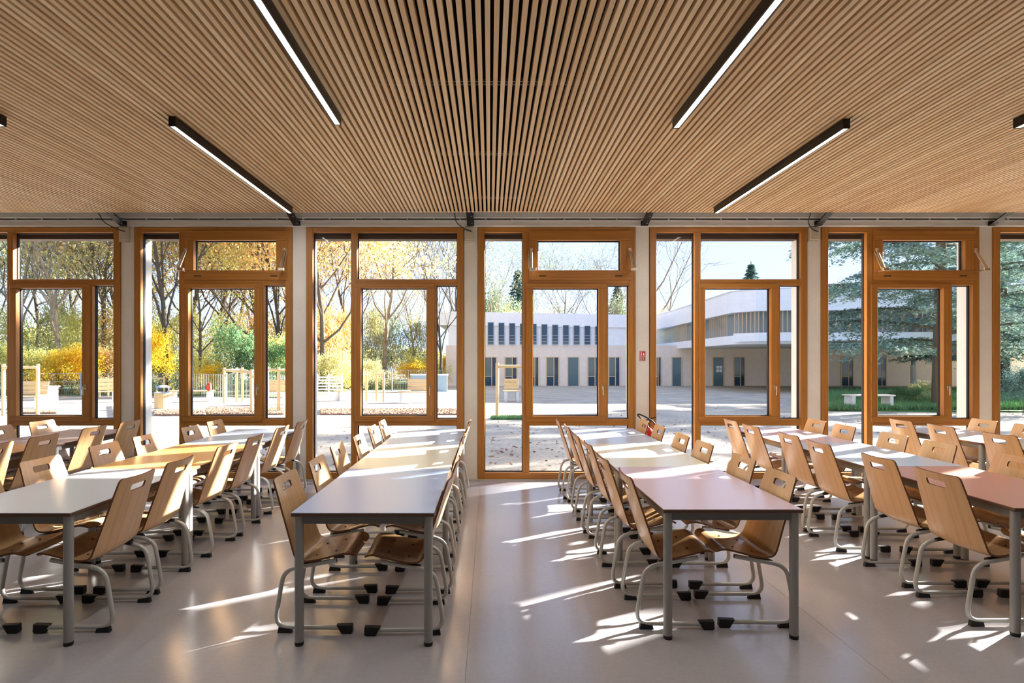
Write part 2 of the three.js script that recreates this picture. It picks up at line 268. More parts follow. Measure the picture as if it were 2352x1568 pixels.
// ---------------------------------------------------------------- tables
const TW = 0.75, TL = 1.2, TH = 0.705;
const tableParts = (() => {
  const g = { core: span(-TW / 2, TW / 2, TH - 0.021, TH - 0.002, -TL / 2 + 0.002, TL / 2 - 0.002, 0.004), top: span(-TW / 2 + 0.0015, TW / 2 - 0.0015, TH - 0.0025, TH, -TL / 2 + 0.0035, TL / 2 - 0.0035), leg: cyl(0.0235, 0.0235, TH - 0.021 - 0.018, 0, (TH - 0.021 + 0.018) / 2, 0, 20), cap: cyl(0.0245, 0.0225, 0.02, 0, 0.010, 0, 20),
    ax: span(-TW / 2 + 0.055, TW / 2 - 0.055, TH - 0.064, TH - 0.021, -0.0125, 0.0125, 0.002), az: span(-0.0125, 0.0125, TH - 0.064, TH - 0.021, -TL / 2 + 0.055, TL / 2 - 0.055, 0.002) };
  return g;
})();
function table(xc, z0, lam, label, turn = 0) {
  const t = thing('dining_table', label, 'table', [xc, 0, -(z0 + TL / 2)], turn, 'canteen tables in rows');
  part('tabletop', tableParts.core, M.tableEdge, t, 'dark brown table edge'); part('laminate', tableParts.top, lam, t);
  const lx = TW / 2 - 0.034, lz = TL / 2 - 0.036;
  for (const [sx, sz] of [[-1, 1], [1, 1], [-1, -1], [1, -1]]) { const l = part('leg', tableParts.leg, M.legGrey, t); l.position.set(sx * lx, 0, sz * lz); part('foot_cap', tableParts.cap, M.black, l); }
  for (const s of [-1, 1]) { part('apron', tableParts.ax, M.apron, t).position.set(0, 0, s * lz); part('apron', tableParts.az, M.apron, t).position.set(s * lx, 0, 0); }
}
// ---------------------------------------------------------------- chairs
const shell = (() => {
  const prof = [[-0.040, 0.832], [-0.016, 0.76], [0.022, 0.64], [0.058, 0.53], [0.082, 0.455], [0.098, 0.415], [0.122, 0.392], [0.16, 0.385], [0.21, 0.390], [0.28, 0.405], [0.345, 0.421], [0.385, 0.429], [0.415, 0.424], [0.434, 0.408]];
  const cv = new THREE.CatmullRomCurve3(prof.map(([x, y]) => V(x, y, 0))), Ltot = cv.getLength(); cv.arcLengthDivisions = 400;
  const S0 = 0.046, S1 = 0.088, SH = 0.070, SR = 0.013;
  const rows = [0, 0.003, 0.008, 0.015, 0.024, 0.035, S0, S0 + 0.002, S0 + 0.006, S0 + SR, S1 - SR, S1 - 0.006, S1 - 0.002, S1];
  for (let s = 0.12; s < 0.36; s += 0.045) rows.push(s);
  for (let s = 0.37; s < 0.54; s += 0.018) rows.push(s);
  for (let s = 0.56; s < Ltot - 0.06; s += 0.035) rows.push(s);
  for (const e of [0.05, 0.035, 0.024, 0.015, 0.008, 0.003, 0]) rows.push(Ltot - e);
  const th = 0.0105, lerp = (a, b, t) => a + (b - a) * Math.min(1, Math.max(0, t));
  const half = (s) => { let w = s < 0.42 ? lerp(0.170, 0.205, s / 0.42) : lerp(0.205, 0.190, (s - 0.55) / 0.3); const rt = 0.022, rf = 0.05; if (s < rt) w -= rt - Math.sqrt(rt * rt - (rt - s) ** 2); const q = Ltot - s; if (q < rf) w -= rf - Math.sqrt(rf * rf - (rf - q) ** 2); return w; };
  const curl = (s) => (s < 0.42 ? lerp(0.024, 0.016, s / 0.42) : lerp(0.016, 0.008, (s - 0.42) / 0.15));
  const grid = rows.map((s) => {
    const u0 = Math.min(1, s / Ltot), c = cv.getPointAt(u0), t = cv.getTangentAt(u0), n = V(-t.y, t.x, 0), w = half(s), inS = s >= S0 - 1e-6 && s <= S1 + 1e-6;
    let sl = SH; if (inS) { const d0 = Math.min(s - S0, S1 - s); if (d0 < SR) sl = SH - SR + Math.sqrt(Math.max(0, SR * SR - (SR - Math.max(0, d0)) ** 2)); }
    sl = Math.min(sl, w * 0.6);
    const us = []; for (let i = 0; i <= 5; i++) us.push(-w + (w - sl) * i / 5); for (let i = 1; i < 4; i++) us.push(-sl + 2 * sl * i / 4); for (let i = 0; i <= 5; i++) us.push(sl + (w - sl) * i / 5);
    return us.map((u) => [-1, 1].map((sd) => { const k = curl(s) * (u / 0.2) ** 2 + sd * th / 2; return [c.x + n.x * k, c.y + n.y * k, u, u, s]; }));
  });
  const slotRow = (j) => rows[j] >= S0 - 1e-6 && rows[j + 1] <= S1 + 1e-6, C = 15;
  const pos = [], uv = [], idx = [];
  for (const sd of [0, 1]) {
    const base = pos.length / 3;
    grid.forEach((row) => row.forEach((p) => { pos.push(p[sd][0], p[sd][1], p[sd][2]); uv.push(p[sd][3] + sd, p[sd][4]); }));
    for (let j = 0; j < rows.length - 1; j++) for (let i = 0; i < C - 1; i++) {
      if (slotRow(j) && i >= 5 && i < 9) continue;
      const a = base + j * C + i, b = a + 1, c = a + C, d = c + 1;
      sd ? idx.push(a, c, b, b, c, d) : idx.push(a, b, c, b, d, c);
    }
  }
  const g = new THREE.BufferGeometry(); g.setAttribute('position', new THREE.Float32BufferAttribute(pos, 3)); g.setAttribute('uv', new THREE.Float32BufferAttribute(uv, 2)); g.setIndex(idx); g.computeVertexNormals();
  let ep = []; const quad = (p, q) => { const [a, b] = p, [c, d] = q; ep.push(...a.slice(0, 3), ...b.slice(0, 3), ...c.slice(0, 3), ...b.slice(0, 3), ...d.slice(0, 3), ...c.slice(0, 3)); };
  const N = rows.length;
  for (let j = 0; j < N - 1; j++) { quad(grid[j][0], grid[j + 1][0]); quad(grid[j + 1][C - 1], grid[j][C - 1]); if (slotRow(j)) { } }
  for (let i = 0; i < C - 1; i++) { quad(grid[0][i + 1], grid[0][i]); quad(grid[N - 1][i], grid[N - 1][i + 1]); }
  const ja = rows.findIndex((s) => Math.abs(s - S0) < 1e-6), jb = rows.findIndex((s) => Math.abs(s - S1) < 1e-6);
  const done = () => { const e = new THREE.BufferGeometry(); e.setAttribute('position', new THREE.Float32BufferAttribute(ep, 3)); e.computeVertexNormals(); ep = []; return e; };
  const e = done();
  for (let i = 5; i < 9; i++) { quad(grid[ja][i], grid[ja][i + 1]); quad(grid[jb][i + 1], grid[jb][i]); }
  for (let j = ja; j < jb; j++) { quad(grid[j + 1][5], grid[j][5]); quad(grid[j][9], grid[j + 1][9]); }
  return { g, e, slot: done() };
})();
const chairGeo = (() => {
  const path = [[0.34, 0.400], [0.25, 0.383], [0.17, 0.369], [0.12, 0.360], [0.075, 0.343], [0.046, 0.312], [0.034, 0.27], [0.020, 0.19], [0.008, 0.115], [0.005, 0.080], [0.015, 0.050], [0.045, 0.031], [0.085, 0.028], [0.16, 0.028], [0.30, 0.028], [0.395, 0.028]];
  const side = tube(path.map(([x, y]) => [x, y, 0]), 0.0125, 44, 8);
  const cap = (() => { const s = new THREE.Shape([[0.345, 0.045], [0.425, 0.047], [0.427, 0.010], [0.42, 0.001], [0.372, 0.001], [0.365, 0.012]].map((p) => new THREE.Vector2(...p))); const g = new THREE.ExtrudeGeometry(s, { depth: 0.026, bevelEnabled: true, bevelSize: 0.003, bevelThickness: 0.003, bevelSegments: 1 }); g.translate(0, 0, -0.013); return g; })();
  const foot = (() => { const s = new THREE.Shape([[0.022, 0.030], [0.085, 0.022], [0.092, 0.001], [0.016, 0.001]].map((p) => new THREE.Vector2(...p))); const g = new THREE.ExtrudeGeometry(s, { depth: 0.022, bevelEnabled: true, bevelSize: 0.002, bevelThickness: 0.002, bevelSegments: 1 }); g.translate(0, 0, -0.011); return g; })();
  const pad = (() => { const g = box(0.13, 0.016, 0.034, 0, 0, 0, 0.007); g.rotateZ(0.16); g.translate(0.185, 0.378, 0); return g; })();
  return { side, cap, foot, pad, cross: bar([0.20, 0.372, -0.175], [0.20, 0.372, 0.175], 0.010, 8), screw: cyl(0.006, 0.006, 0.004, 0, 0, 0, 8) };
})();
const chair0 = (() => {
  const c = new THREE.Group();
  const sh = part('seat_shell', shell.g, M.beech, c); part('edge_band', shell.e, M.plyEdge, sh, 'dark plywood edge'); part('handle_slot_edge', shell.slot, M.plyEdge, sh);
  for (const s of [-1, 1]) {
    const f = part('side_frame', chairGeo.side, M.tubeGrey, c); f.position.z = s * 0.192;
    part('end_cap', chairGeo.cap, M.black, f); part('foot_pad', chairGeo.foot, M.black, f);
    part('mounting_pad', chairGeo.pad, M.black, c).position.z = s * 0.178;
    for (const [x, y] of [[0.20, 0.3945], [0.31, 0.4185]]) part('screw', chairGeo.screw, M.screw, c).position.set(x, y + 0.0045, s * 0.10);
  }
  part('cross_bar', chairGeo.cross, M.tubeGrey, c);
  return c;
})();
const rc = rng(77);
function chair(x, z, turn, label) {
  const c = chair0.clone(); c.name = numbered('canteen_chair'); c.position.set(x, 0, -z); c.rotation.y = turn; scene.add(c);
  tag(c, label, 'chair', 'beech plywood canteen chairs');
}
const rows = [
  { name: 'row left of aisle', x: -0.663, z0: 2.93, lam: ['lamSky', 'lamCream', 'lamBlue'], cn: ['blue grey', 'pale cream', 'pale blue'], l: -0.142, r: 0.045 },
  { name: 'row right of aisle', x: 1.305, z0: 3.00, lam: ['lamPink', 'lamCream', 'lamBlue'], cn: ['pale pink', 'pale cream', 'pale blue'], l: -0.125, r: 0.045 },
  { name: 'second row left of aisle', x: -2.565, z0: 2.93, lam: ['lamGrey', 'lamOrange', 'lamBlue'], cn: ['pale grey', 'orange', 'pale blue'], l: -0.10, r: 0.10 },
  { name: 'second row right of aisle', x: 3.205, z0: 3.03, lam: ['lamTerra', 'lamBlue', 'lamPink'], cn: ['terracotta pink', 'pale blue', 'pale pink'], l: -0.115, r: 0.06 },
  { name: 'leftmost row', x: -4.49, z0: 2.93, lam: [null, 'lamOrange', 'lamMauve'], cn: ['', 'orange', 'mauve pink'], l: -0.09, r: 0.12 },
  { name: 'rightmost row', x: 5.135, z0: 3.03, lam: ['lamPink', 'lamCream', 'lamGrey'], cn: ['pale pink', 'pale cream', 'pale grey'], l: -0.12, r: 0.05 },
];
for (const r of rows) {
  let seen = 0; const vis = r.lam.filter(Boolean).length;
  r.lam.forEach((lam, i) => {
    if (!lam) return;
    const where = i === 2 ? 'nearest the windows' : i === 0 ? 'nearest the viewer' : vis === 3 ? 'in the middle' : 'farther from the windows';
    table(r.x + (rc() - 0.5) * 0.012, r.z0 + i * TL, M[lam], r.cn[i] + ' canteen table ' + where + ', ' + r.name, (rc() - 0.5) * 0.006);
    for (const side of [-1, 1]) [0.36, 0.885].forEach((o, j) => {
      const z = r.z0 + i * TL + o + (rc() - 0.5) * 0.04, off = (side < 0 ? r.l : r.r) + (rc() - 0.5) * 0.05, x = r.x + side * TW / 2 + off * 1;
      chair(x, z, (side < 0 ? 0 : Math.PI) + (rc() - 0.5) * 0.05, 'beech chair, ' + ORD[seen * 2 + j] + ' from the front, ' + (side < 0 ? 'left' : 'right') + ' side of ' + r.name);
    });
    seen++;
  });
}

// ---------------------------------------------------------------- outdoors: ground
const G = (d) => -0.02 - 0.0114 * (d - 7);                 // height of the yard at distance d
const D = (y) => 1858 / (y - 842.7);                       // distance of a yard point drawn at row y
const XA = (x, d) => (x - PX) / F * d;                     // metres right of the camera at distance d
const HA = (y, d) => EYE + (PY - y) / F * d;
{
  const g = new THREE.PlaneGeometry(260, 200, 1, 1); g.rotateX(-Math.PI / 2); metric(g, 260, 0.1, 200); g.rotateX(-Math.atan(0.0114)); g.translate(0, G(7.3 + 100), -107.3);
    const y = part('ground', merge([g, (() => { const b = box(260, 0.4, 200); b.rotateX(-Math.atan(0.0114)); b.translate(0, G(107.3) - 0.201, -107.3); return b; })()]), M.ground, scene); tag(y, 'pale compacted yard outside the windows', 'yard', null, 'structure');
}
const sheet = (pts, h, m, name) => { const s = new THREE.Shape(pts.map(([x, d]) => new THREE.Vector2(x, d))); const g = new THREE.ExtrudeGeometry(s, { depth: h, bevelEnabled: false }); g.rotateX(-Math.PI / 2); const p = g.attributes.position, uv = []; for (let i = 0; i < p.count; i++) { const d = -p.getZ(i); p.setY(i, p.getY(i) + G(d) + 0.001); uv.push(p.getX(i), p.getZ(i)); } g.setAttribute('uv', new THREE.Float32BufferAttribute(uv, 2)); g.computeVertexNormals(); return g; };
function scatter(n, area, geo, m, name, parent, seed, h, s0, s1, flat) {
  const im = new THREE.InstancedMesh(geo, m, n), r = rng(seed), q = new THREE.Object3D(), c = new THREE.Color();
  for (let i = 0; i < n; i++) { const [x, d] = area(r); q.position.set(x, G(d) + h, -d); q.rotation.set(flat ? (r() - 0.5) * 0.7 : (r() - 0.5) * 0.5, r() * 6.28, flat ? (r() - 0.5) * 0.7 : (r() - 0.5) * 0.5); q.scale.setScalar(s0 + r() * (s1 - s0)); q.updateMatrix(); im.setMatrixAt(i, q.matrix); const k = 0.6 + r() * 0.7; im.setColorAt(i, c.setRGB(k, k * (0.9 + r() * 0.2), k)); }
  im.name = name; im.castShadow = im.receiveShadow = true; im.userData.kind = 'stuff'; parent.add(im); return im;
}
const tuft = (() => { const l = []; for (let i = 0; i < 6; i++) { const g = new THREE.BufferGeometry(), a = i * 1.05, c = Math.cos(a), s = Math.sin(a), t = 0.03 + 0.02 * (i % 3); g.setAttribute('position', new THREE.Float32BufferAttribute([c * 0.004 - s * 0.006, 0, s * 0.004 + c * 0.006, c * 0.004 + s * 0.006, 0, s * 0.004 - c * 0.006, c * t, 0.08 + 0.02 * (i % 2), s * t], 3)); g.computeVertexNormals(); l.push(g); } return mergeGeometries(l); })();
M.blade.side = THREE.DoubleSide;
{ // lawn right
  const a = thing('lawn', 'green lawn under the cedar on the right', 'lawn', [0, 0, 0], 0, null, 'stuff');
  part('turf', sheet([[XA(1850, 19), 19.6], [XA(1905, 19), 18.4], [26, 16.6], [40, 17], [40, 38], [XA(1890, 38), 38.5], [XA(1860, 30), 30]], 0.05, M.lawn), M.lawn, a);
  scatter(26000, (r) => { const d = 18.3 + r() * r() * 19, x = XA(1890, d) + r() * 16; return [x, d]; }, tuft, M.blade, 'grass', a, 31, 0.05, 0.8, 2.2);
}
{
  const a = part('woodland_floor', sheet([[-70, 27.8], [XA(330, 28.4), 28.4], [XA(520, 27), 27], [XA(690, 25.5), 25.5], [XA(735, 29), 29], [XA(800, 34.5), 34.5], [XA(1012, 35), 35], [XA(1005, 60), 60], [-120, 80]], 0.06), M.lawn2, scene); tag(a, 'leafy green brown ground of the wood behind the fence', 'ground', null, 'structure');
}
const chipG = box(0.05, 0.012, 0.02);
for (const [x0, x1, y0, y1, lab, i] of [[355, 470, 955, 944, 'brown bark mulch strip below the round bin', 0], [474, 652, 952.5, 939, 'brown bark mulch bed at the foot of the timber stakes', 1], [736, 1052, 953, 941, 'brown bark mulch bed before the slatted benches', 2], [30, 130, 950, 945, 'reddish mulch strip before the leftmost bench', 3]]) {
  const b = thing('mulch_bed', lab, 'mulch bed'), d0 = D(y0), d1 = D(y1);
  part('bed', sheet([[XA(x0, d0), d0], [XA(x1, d0), d0], [XA(x1, d1), d1], [XA(x0, d1), d1]], 0.04, M.mulch), M.mulch, b);
  scatter(2500, (r) => { const d = d0 + r() * (d1 - d0), x = XA(x0, d) + r() * (XA(x1, d) - XA(x0, d)); return [x, d]; }, chipG, M.chip, 'bark_chip', b, 41 + i, 0.05, 0.7, 1.8, true);
}
{ // fallen leaves
  const leafG = (() => { const s = new THREE.Shape(); s.moveTo(0, -0.05); s.quadraticCurveTo(0.04, 0, 0, 0.05); s.quadraticCurveTo(-0.04, 0, 0, -0.05); const g = new THREE.ExtrudeGeometry(s, { depth: 0.002, bevelEnabled: false, curveSegments: 3 }); g.rotateX(-Math.PI / 2); return g; })();
  const a = thing('fallen_leaves', 'dry brown leaves scattered over the pale yard', 'leaves', [0, 0, 0], 0, null, 'stuff');
  scatter(1500, (r) => { const d = 7.5 + r() * r() * 14; return [-0.95 * d + r() * 1.95 * d, d]; }, leafG, LEAF.litter, 'leaf', a, 51, 0.012, 0.5, 1.1, true);
}
{ const g = thing('grass_tuft_strip', 'small green grass strip at the foot of the single stake', 'grass', [0, 0, 0], 0, null, 'stuff'); scatter(900, (r) => [XA(1128, 15.5) + r() * 0.95, 15.3 + r() * 0.6], tuft, M.blade, 'grass', g, 61, 0, 0.6, 1.3); }

// ---------------------------------------------------------------- yard furniture
function stakes(label, posts, top, rails) { // posts: [x px, d]
  const o = thing('stake_frame', label, 'stakes', [XA(...posts[0]), 0, -posts[0][1]], 0, 'timber stake frames in the yard');
  const P = posts.map(([x, d]) => [XA(x, d) - o.position.x, -d - o.position.z, d]);
  for (const [x, z, d] of P) part('post', bar([x, G(d), z], [x, top, z], 0.05, 10), M.timber, o);
  for (const [i, j, e = 0] of rails) { const a = P[i], b = P[j] ?? [a[0] + e, a[1], a[2]]; part('top_rail', bar([a[0], top - 0.10, a[1] + 0.05], [b[0], top - 0.10, b[1] + 0.05], 0.045, 8), M.timber, o); }
}
stakes('square timber stake frame left of the open casement mullion, before the mesh fence', [[515, 22.6], [544, 23.2], [557, 23.8], [578, 17.8]], 1.22, [[0, 1], [1, 2], [2, 3], [0, 3]]);
stakes('timber stake pair beside the second pillar from the left', [[614, 18.3], [640, 18.0], [672, 18.2]], 1.30, [[0, 1], [1, 2]]);
stakes('timber stake trio beyond the mulch bed, before the retaining wall', [[828, 23.2], [842, 23.4], [865, 23.4], [881, 23.0]], 1.02, [[0, 1], [2, 3]]);
stakes('lone tall timber stakes with a rail, right of the central pillar', [[1142, 15.6], [1209, 15.8]], 1.44, [[0, 1]]);
stakes('timber stake frame at the left edge, before the yellow bushes', [[87, 16.9], [8, 16.6]], 1.40, [[0, 1]]);
stakes('small far timber stakes above the tilted lounger bench', [[228, 27], [248, 27.4], [205, 27.2]], 0.75, [[0, 1], [2, 0]]);
stakes('far timber stakes above the round bin', [[377, 27], [345, 27]], 0.75, [[0, 1]]);
function bench(label, x, d, w, turn, back, dark) {
  const o = thing('bench', label, 'bench', [XA(x, d), G(d) + (x > 1900 ? 0.055 : 0), -d], turn, 'yard benches');
  for (const s of [-1, 1]) part('leg', span(s * (w / 2 - 0.12) - 0.06, s * (w / 2 - 0.12) + 0.06, 0, 0.42, -0.22, 0.22, 0.01), M.concrete, o);
  for (let i = 0; i < 4; i++) part('seat_slat', span(-w / 2, w / 2, 0.42, 0.46, -0.24 + i * 0.125, -0.24 + i * 0.125 + 0.105, 0.006), dark ? M.render2 : M.timber, o);
  if (back) for (let i = 0; i < 3; i++) { const g = box(back, 0.14, 0.03, 0, 0, 0, 0.006); g.rotateX(-0.2); g.translate(0, 0.56 + i * 0.155, -0.26 - i * 0.03); part('back_slat', g, M.timber, o); }
}
bench('slatted timber bench with backrest behind the leftmost stake', 62, 19.2, 1.1, 0.1, 1.0);
bench('timber lounger bench turned aside before the yellow bush', 237, 23, 1.0, 0.5, 0.9);
bench('long timber bench right of the round bin, before the mesh fence', 440, 23.5, 1.75, 0.05, 0);
bench('timber bench behind the stake pair by the second pillar', 632, 21.5, 1.0, 0, 0.8, true);
bench('timber bench with a slatted backrest beyond the middle mulch bed', 958, 22.8, 1.5, 0, 0.85);
bench('small bench beside the white gates', 786, 24, 0.6, 0, 0);
bench('small timber bench behind the lone stake', 1175, 23.5, 0.72, 0, 0.6);
bench('pale backless bench standing on the lawn edge', 1995, 18.9, 1.5, 0, 0, true);
{
  const d = D(937.5), b = thing('litter_bin', 'round litter bin clad in upright timber slats', 'bin', [XA(374, d), G(d), -d]);
  part('liner', cyl(0.235, 0.235, 0.5, 0, 0.27, 0, 24), M.galv, b);
  const sl = box(0.045, 0.52, 0.022, 0, 0.27, 0.25, 0.004); for (let i = 0; i < 32; i++) part('slat', sl, M.timber, b).rotation.y = i / 32 * 2 * Math.PI;
  part('rim', (() => { const g = new THREE.TorusGeometry(0.25, 0.02, 8, 28); g.rotateX(Math.PI / 2); g.translate(0, 0.55, 0); return g; })(), M.galv, b);
  part('lid_post', merge([cyl(0.02, 0.02, 0.22, -0.2, 0.64, 0, 8), cyl(0.02, 0.02, 0.22, 0.2, 0.64, 0, 8)]), M.galv, b);
  part('lid', merge([cyl(0.12, 0.24, 0.07, 0, 0.77, 0, 24)]), M.blueGrey, b);
}
{ const d = 23.4, p = thing('backpack', 'small red bag left on the long timber bench', 'bag', [XA(480, d), G(d) + 0.46, -d]); part('body', box(0.2, 0.26, 0.16, 0, 0.13, 0, 0.06), mat('#c8402c', 0.8), p); part('top_flap', box(0.15, 0.08, 0.13, 0, 0.28, 0, 0.035), mat('#b53a2a', 0.8), p); }
function fence(label, pts, h, seed) { // pts: [x m, d]
  const o = thing('mesh_fence', label, 'fence', [pts[0][0], 0, -pts[0][1]]);
  for (let s = 0; s < pts.length - 1; s++) {
    const a = V(pts[s][0], 0, -pts[s][1]), b = V(pts[s + 1][0], 0, -pts[s + 1][1]), L = a.distanceTo(b), n = Math.max(1, Math.round(L / 2.4)), ang = Math.atan2(-(b.z - a.z), b.x - a.x);
    for (let i = 0; i < n; i++) {
      const c = a.clone().lerp(b, i / n), e = a.clone().lerp(b, (i + 1) / n), y = G(-c.z), l = c.distanceTo(e), w = [];
      const po = part('post', box(0.06, h + 0.05, 0.06, 0, h / 2, 0), M.fence, o); po.position.set(c.x - o.position.x, y, c.z - o.position.z); po.rotation.y = ang;
      for (let x = 0.05; x < l; x += 0.1) w.push(box(0.006, h - 0.08, 0.006, x, h / 2 + 0.02, 0));
      for (const yy of [0.06, h * 0.35, h * 0.65, h - 0.03]) w.push(box(l, 0.014, 0.014, l / 2, yy, 0));
      const p = part('wire_panel', merge(w), M.fence, o); p.position.copy(po.position); p.rotation.y = ang;
    }
  }
}
fence('grey wire mesh fence running along the wood', [[XA(-120, 26), 26], [XA(330, 27.5), 27.5], [XA(520, 26), 26], [XA(690, 23.5), 23.5]], 1.15);
fence('grey wire mesh fence rising above the retaining wall', [[XA(800, 33), 33], [XA(900, 34), 34], [XA(1016, 33.5), 33.5]], 1.3);
{
  const d = 26, o = thing('white_gate', 'white slatted double gate left of the stake trio', 'gate', [XA(728, d), G(d), -d]);
  for (const x of [0, 0.55, 1.15]) part('post', span(x - 0.035, x + 0.035, 0, 1.12, -0.035, 0.035), M.whitePaint, o);
  for (const [a, b] of [[0.05, 0.5], [0.6, 1.1]]) for (let i = 0; i < 7; i++) part('slat', span(a, b, 0.1 + i * 0.14, 0.16 + i * 0.14, -0.015, 0.015), M.whitePaint, o);
  part('notice', span(0.72, 0.9, 0.5, 0.62, 0.016, 0.024), M.paper, o);
}
{
  const w = thing('retaining_wall', 'low blue grey retaining wall left of the white building', 'wall', [XA(945, 33), G(33), -33]);
  part('wall_block', span(0, 2.1, -0.1, 0.95, -0.2, 0.2), M.blueGrey, w); part('coping', span(-0.05, 2.15, 0.95, 1.03, -0.25, 0.25), M.cap, w);
  const b = thing('white_cabinet', 'white utility cabinets beside the leftmost bench', 'cabinet', [XA(108, 20), G(20), -20]);
  part('body', span(-0.25, 0.25, 0, 0.72, -0.2, 0.2, 0.01), M.whitePaint, b); part('door', span(-0.20, 0.20, 0.36, 0.66, 0.2, 0.215), M.concrete, b); part('door', span(-0.20, 0.20, 0.05, 0.33, 0.2, 0.215), M.concrete, b); part('roof', span(-0.29, 0.29, 0.72, 0.77, -0.24, 0.24), M.whitePaint, b);
}
{
  const d = D(888) * 0.92, o = thing('bollard_light', 'grey cylindrical bollard light behind the lawn', 'lamp post', [XA(2098, d), G(d) + 0.051, -d]);
  part('post', cyl(0.16, 0.17, 1.55, 0, 0.775, 0, 20), M.concrete, o); part('lantern', cyl(0.13, 0.13, 0.3, 0, 1.7, 0, 20), M.farGlass2, o); part('cap', merge([cyl(0.2, 0.22, 0.08, 0, 1.89, 0, 20), cyl(0.05, 0.2, 0.12, 0, 1.99, 0, 20)]), M.concrete, o);
}

// ---------------------------------------------------------------- school building across the yard
{
  const b = thing('school_building', 'white upper storey over a taupe ground floor across the yard', 'building', [0, 0, 0]);
  const d = 43, gy = G(43) - 0.3, y1 = 2.67;
  const wallBox = (n, x0, x1, ya, yb, d0, d1, m) => part(n, span(x0, x1, ya, yb, -d0, -d1), m, b);
  wallBox('ground_floor', XA(1024, d), XA(2420, d), gy, y1, d, d + 8, M.render2);
  wallBox('upper_storey', XA(1030, d), XA(1480, d), y1, 4.95, d + 0.02, d + 7.5, M.render1);
  const fas = new THREE.Shape([[XA(1007, d), y1 + 1.55], [XA(1007, d), 5.28], [XA(1480, d), 4.98], [XA(1480, d), 4.0]].map((p) => new THREE.Vector2(...p)));
  const fg = new THREE.ExtrudeGeometry(fas, { depth: 7, bevelEnabled: false }); fg.translate(0, 0, -d - 6.9); part('roof_fascia', fg, M.render1, b);
  for (let i = 0; i < 11; i++) {
    const x0 = XA(1121 + i * 24.6, d), x1 = x0 + 0.40, t = HA(741 + i * 0.9, d), z = -d + 0.12;
    const f = part('window', span(x0 - 0.03, x1 + 0.03, y1 + 0.05, t + 0.03, z, z + 0.03), M.rail, b); part('pane', span(x0, x1, y1 + 0.08, t, z + 0.03, z + 0.036), M.farGlass, f);
    for (const h of [0.28, 0.5, 0.72]) part('guard_rail', span(x0 - 0.02, x1 + 0.02, y1 + h, y1 + h + 0.035, z + 0.05, z + 0.08), M.rail, f);
  }
  const open = (px0, px1, kind, z = -d) => {
    const x0 = XA(px0, d), x1 = XA(px1, d), t = HA(821, d), bo = G(d) + (kind === 'door' ? 0 : 0.02), n = kind === 'door' ? 'door' : 'window', tr = 0.07;
    const f = part(n, merge([span(x0 - tr, x0, bo, t, z, z + 0.06), span(x1, x1 + tr, bo, t, z, z + 0.06), span(x0 - tr, x1 + tr, t, t + tr, z, z + 0.06)]), M.farTrim, b);
    if (kind === 'door') part('door_leaf', span(x0, x1, bo, t, z, z + 0.03), M.door, f);
    else {
      const xm = x0 + (x1 - x0) * 0.62, ym = bo + (t - bo) * 0.33;
      part('pane', span(x0, xm - 0.03, ym + 0.03, t, z, z + 0.03), M.farGlass2, f); part('pane', span(x0, xm - 0.03, bo, ym - 0.03, z, z + 0.03), M.farGlass, f); part('pane', span(xm + 0.03, x1, bo, t, z, z + 0.03), M.farGlass, f);
      part('glazing_bar', span(xm - 0.03, xm + 0.03, bo, t, z, z + 0.05), M.farTrim, f); part('glazing_bar', span(x0, xm - 0.03, ym - 0.03, ym + 0.03, z, z + 0.05), M.farTrim, f);
    }
    return f;
  };
  for (const [a, c, k] of [[1114, 1139, 'w'], [1161, 1186, 'w'], [1216, 1236, 'w'], [1256, 1282, 'w'], [1305, 1328, 'door'], [1351, 1376, 'w'], [1399, 1422, 'w'], [1502, 1517, 'w'], [1544, 1564, 'door'], [1638, 1661, 'door'], [1686, 1709, 'w'], [1762, 1780, 'w'], [1933, 1958, 'w'], [2010, 2034, 'w']]) {
    const f = open(a, c, k);
    if (a === 1638) for (const [q, h] of [[1645, 840], [1652, 840], [1645, 848], [1652, 848]]) part('notice', span(XA(q, d), XA(q + 6, d), HA(h + 6, d), HA(h, d), -d + 0.031, -d + 0.036), M.paper, f);
  }
}
